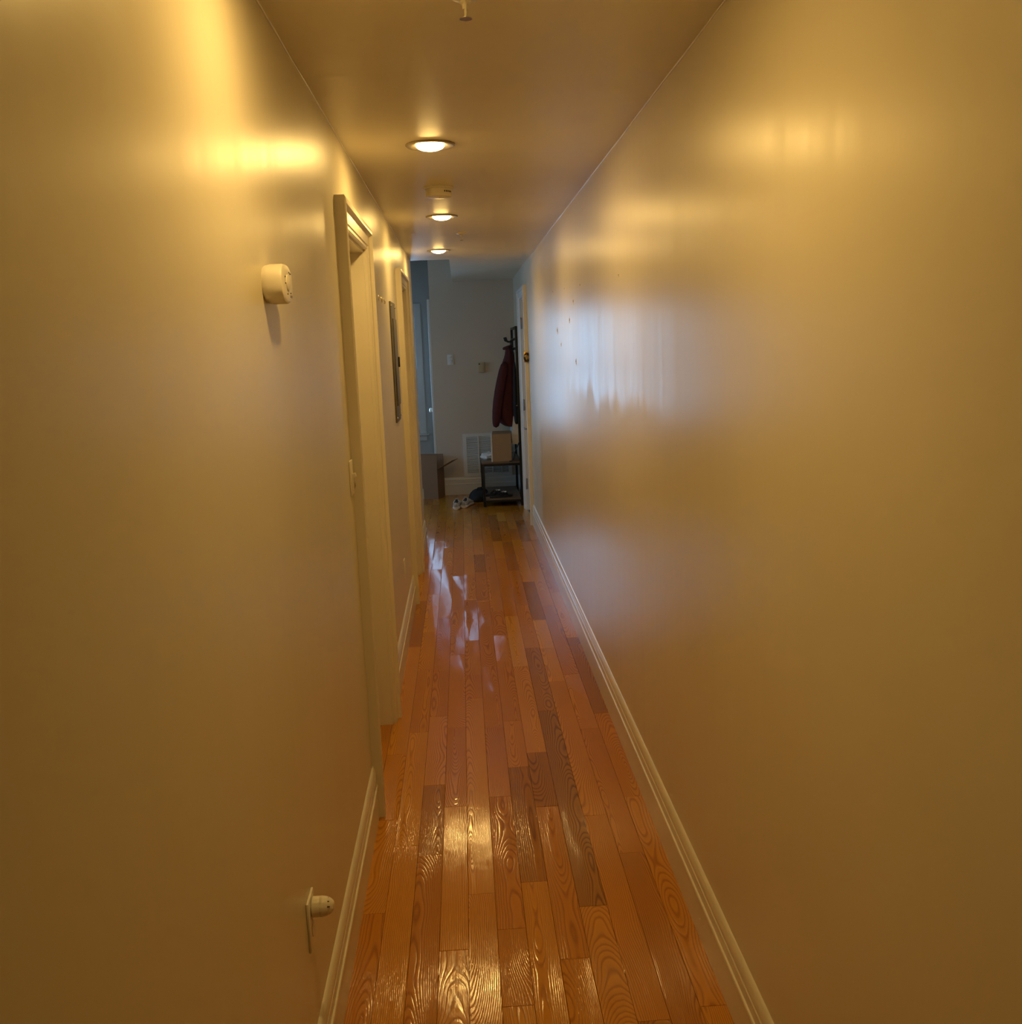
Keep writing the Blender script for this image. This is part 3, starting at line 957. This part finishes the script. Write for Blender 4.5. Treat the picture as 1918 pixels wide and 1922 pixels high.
# things on and under the bench
cb = thing('carton', 'tan cardboard carton standing on the bench seat', 'box', (0.392, 10.27, 0.482), rz=math.radians(-3))
W2, D2_, HH = 0.100, 0.145, 0.292
boxes('carton_walls', 'card', [((-W2, -D2_, 0), (W2, -D2_ + 0.004, HH)), ((-W2, D2_ - 0.004, 0), (W2, D2_, HH)), ((W2 - 0.004, -D2_ + 0.004, 0), (W2, D2_ - 0.004, HH)),
                               ((-W2, -D2_ + 0.004, 0), (-W2 + 0.004, D2_ - 0.004, HH)), ((-W2, -D2_, 0), (W2, D2_, 0.004))], cb)
box('lid_flap', 'card', (-W2, -D2_ - 0.002, -0.004), (W2, D2_ * 0.98, 0.0), cb, loc=(0, 0, HH + 0.006), rot=(math.radians(2), 0, 0))
box('lit_side_flap', 'paper', (-0.018, -D2_, 0.0), (-0.004, D2_, HH + 0.004), cb, loc=(-W2 + 0.002, 0, 0), rot=(0, 0, math.radians(0)))  # left flap coloured pale, so the lit side is in its colour

pp = thing('crumpled_paper', 'crumpled white paper bag lying on the bench seat', 'paper bag', (0.235, 10.50, 0.482))
rings = []
for j, (z, f) in enumerate(((0.0, 0.9), (0.015, 1.05), (0.032, 1.0), (0.05, 0.8), (0.06, 0.45))):
    rings.append([(0.075 * f * math.cos(a) * (1 + 0.22 * mnoise.noise((math.cos(a) * 3, math.sin(a) * 3, j * 0.9))),
                   0.13 * f * math.sin(a) * (1 + 0.22 * mnoise.noise((math.cos(a) * 3 + 9, math.sin(a) * 3, j * 0.9))), z) for a in [2 * math.pi * i / 22 for i in range(22)]])
loft('paper_body', 'paper', rings, pp, angle=20)
for o_ in pp.children:
    o_.name = 'paper_body'
box('paper_fold', 'paper', (-0.07, -0.12, 0.0), (0.02, 0.05, 0.004), pp, loc=(0.02, -0.02, 0.058), rot=(math.radians(6), math.radians(-9), 0.3))

tag(tube('black_strap', 'rubber', [(0.577, 10.1, 0.70), (0.558, 10.105, 0.66), (0.52, 10.11, 0.58), (0.507, 10.109, 0.52), (0.49, 10.108, 0.490), (0.47, 10.106, 0.484), (0.46, 10.11, 0.487)],
         0.006, None, 8), 'thin black strap trailing down beside the tan carton', 'strap')

for i, (x, y, rz, nm) in enumerate(((0.295, 10.36, -1.05, 'upper'), (0.36, 10.22, -1.25, 'lower'))):
    t = thing('flip_flop', ('farther' if i == 0 else 'nearer') + ' black flip-flop with white marks on the low shelf', 'flip-flop', (x, y, 0.086), rz=rz, group='flip-flops on the low shelf')
    out = []
    for k in range(28):
        a = 2 * math.pi * k / 28
        yy = 0.135 * math.sin(a)
        ww = 0.047 - 0.010 * (1 - math.sin(a)) * 0.8 + 0.004 * math.cos(2 * a)
        out.append((ww * math.cos(a), yy))
    loft('sole', 'rubber', [[(p[0] * f, p[1] * f, z) for p in out] for z, f in ((0.0, 0.97), (0.004, 1.0), (0.018, 1.0), (0.022, 0.96))], t, angle=50)
    for s_ in (-1, 1):
        tube('strap', 'rubber', [(0, 0.075, 0.02), (s_ * 0.012, 0.06, 0.042), (s_ * 0.030, 0.015, 0.050), (s_ * 0.040, -0.03, 0.022)], [0.006, 0.009, 0.011, 0.008], t, 8)
        box('white_mark', 'paper', (-0.010, -0.022, -0.001), (0.010, 0.022, 0.001), t, loc=(s_ * 0.026, 0.028, 0.0575), rot=(0.2, s_ * 0.5, s_ * -0.35))

bk = thing('backpack_heap', 'limp black bag slumped on the floor behind the bench leg', 'bag', (0.135, 10.62, 0.0))
rings = []
for j, (z, f) in enumerate(((0.0, 0.95), (0.02, 1.08), (0.06, 1.0), (0.10, 0.78), (0.125, 0.5), (0.132, 0.2))):
    rings.append([((0.115 * math.cos(a) * f + 0.02 * z) * (1 + 0.35 * mnoise.noise((math.cos(a) * 2, math.sin(a) * 2, j * 0.6))),
                   0.17 * math.sin(a) * f * (1 + 0.3 * mnoise.noise((math.cos(a) * 2 + 5, math.sin(a) * 2, j * 0.6))), z) for a in [2 * math.pi * i / 26 for i in range(26)]])
loft('bag_body', 'black_cloth', rings, bk, sub=1)
tube('bag_strap', 'black_cloth', [(-0.10, -0.05, 0.02), (-0.13, -0.12, 0.012), (-0.17, -0.14, 0.022), (-0.19, -0.10, 0.010), (-0.14, 0.0, 0.012)], 0.008, bk, 8)
tube('bag_handle', 'black_cloth', [(-0.03, -0.05, 0.11), (-0.02, -0.08, 0.15), (0.02, -0.08, 0.155), (0.04, -0.05, 0.115)], 0.007, bk, 8)


# ------------------------------------------------------------------ sneakers
def sneaker(loc, rz, label, m=1):
    t = thing('sneaker', label, 'shoe', loc, rz=rz, group='pair of pale sneakers on the floor')
    N = 12
    ST = [(-0.140, 0.020, 0.0), (-0.132, 0.031, 0.0), (-0.10, 0.036, 0.0), (-0.05, 0.035, 0.002), (0.0, 0.036, 0.004), (0.05, 0.043, 0.004), (0.09, 0.046, 0.0), (0.12, 0.040, -0.004), (0.14, 0.026, -0.006), (0.148, 0.010, -0.006)]
    TOPZ = [0.054, 0.064, 0.064, 0.066, 0.078, 0.072, 0.056, 0.046, 0.036, 0.022]
    def section(y, w, cx, zb, zt, nn=16, roof=1.0):
        ring = []
        for i in range(nn):
            a = 2 * math.pi * i / nn
            c, s_ = math.cos(a), math.sin(a)
            ring.append((m * cx + w * math.copysign(abs(c) ** 0.75, c), y, (zb + zt) / 2 + (zt - zb) / 2 * math.copysign(abs(s_) ** 0.7, s_)))
        return ring
    loft('sole', 'sole', [section(y, w + 0.003, cx, 0.0, 0.030 + (0.004 if y < -0.05 else 0)) for y, w, cx in ST], t, angle=50)
    up_ = loft('upper', 'shoe', [section(y + 0.001, w - 0.001, cx, 0.024, z) for (y, w, cx), z in zip(ST, TOPZ)], t, sub=1)
    # dark mouth with padded collar
    ring = []
    for i in range(20):
        a = 2 * math.pi * i / 20
        ring.append((0.027 * math.cos(a), -0.078 + 0.052 * math.sin(a), 0.076 - 0.005 * math.cos(a * 2) + 0.014 * math.sin(a)))
    tube('collar', 'shoe', ring, 0.006, up_, 8, closed=True)
    bm = bmesh.new()
    add_loft(bm, [[(p[0] * 0.95, p[1] * 0.97 - 0.002, p[2] + 0.001) for p in ring], [(p[0] * 0.6, -0.078 + (p[1] + 0.078) * 0.6, p[2] - 0.004) for p in ring]])
    finish(bm, 'mouth', 'slot', up_)
    box('heel_tab', 'shoe_grey', (-0.018, -0.004, -0.014), (0.018, 0.004, 0.014), t, bevel=0.003, loc=(0, -0.139, 0.045), rot=(math.radians(-8), 0, 0))
    box('heel_loop', 'shoe', (-0.008, -0.004, -0.014), (0.008, 0.004, 0.014), t, bevel=0.003, loc=(0, -0.133, 0.064), rot=(math.radians(-12), 0, 0))
    box('tongue', 'shoe', (-0.020, -0.045, -0.004), (0.020, 0.040, 0.004), t, bevel=0.004, loc=(m * 0.003, -0.012, 0.090), rot=(math.radians(-24), 0, 0))
    for k in range(4):
        y = -0.015 + k * 0.02
        tube('lace', 'shoe_grey' if k == 0 else 'paper', [(-0.026, y, 0.080 - k * 0.004), (0, y + 0.004, 0.090 - k * 0.005), (0.028, y, 0.080 - k * 0.004)], 0.0026, t, 6)
    for s_ in (-1, 1):
        box('side_panel', 'shoe_grey', (-0.0015, -0.035, -0.010), (0.0015, 0.035, 0.010), t, bevel=0.001, loc=(s_ * 0.0355, -0.06, 0.046), rot=(0.25, s_ * 0.12, 0))
    return t


sneaker((-0.118, 10.17, 0.0), math.radians(-6), 'left shoe of the pale sneakers standing by the bench leg', 1)
sneaker((-0.012, 10.25, 0.0), math.radians(-16), 'right shoe of the pale sneakers, nearer the bench leg', -1)

# ------------------------------------------------------------------ open moving box in the corner
mb = thing('moving_box', 'open brown cardboard box with raised flaps in the far corner', 'box', (-0.335, 10.82, 0.0), rz=math.radians(-20))
# local: near right corner at origin, width to -x, depth to +y
BW, BD, BH, T, FL = 0.40, 0.215, 0.345, 0.005, 0.15
boxes('box_walls', 'card_dark', [((-BW, 0, 0), (0, T, BH)), ((-BW, BD - T, 0), (0, BD, BH)), ((-T, T, 0), (0, BD - T, BH)), ((-BW, T, 0), (-BW + T, BD - T, BH)), ((-BW + T, T, 0), (-T, BD - T, T))], mb)
box('flap', 'card_dark', (-BW, 0, 0), (0, T, FL), mb, loc=(0, 0, BH + 0.001), rot=(math.radians(-3), 0, 0))
box('flap', 'card_dark', (-BW, -T, 0), (0, 0, FL), mb, loc=(0, BD, BH + 0.001), rot=(math.radians(1), 0, 0))
box('flap', 'card_dark', (-T, T, 0), (0, BD - T, 0.20), mb, loc=(0.003, 0, BH - 0.002), rot=(0, math.radians(62), 0))
box('packing_tape', 'ivory', (-BW / 2 - 0.025, -0.0008, 0.0), (-BW / 2 + 0.025, 0.0, 0.12), mb)

# ------------------------------------------------------------------ skylight guiding for the window
for k, (sx, sz, loc, rot) in enumerate(((WIN[1] - WIN[0], WIN[3] - WIN[2], ((WIN[0] + WIN[1]) / 2, YW + 0.125, (WIN[2] + WIN[3]) / 2), (math.radians(-90), 0, 0)),
                                        (WIN_FILL[1] - WIN_FILL[0], WIN_FILL[3] - WIN_FILL[2], (XS - 0.125, (WIN_FILL[0] + WIN_FILL[1]) / 2, (WIN_FILL[2] + WIN_FILL[3]) / 2), (math.radians(-90), 0, math.radians(90))))):
    pa = bpy.data.lights.new('window_portal', 'AREA')
    pa.shape = 'RECTANGLE'
    pa.size, pa.size_y = sx, sz
    pa.cycles.is_portal = True
    po = bpy.data.objects.new('window_portal', pa)
    COL.objects.link(po)
    po.location = loc
    po.rotation_euler = rot
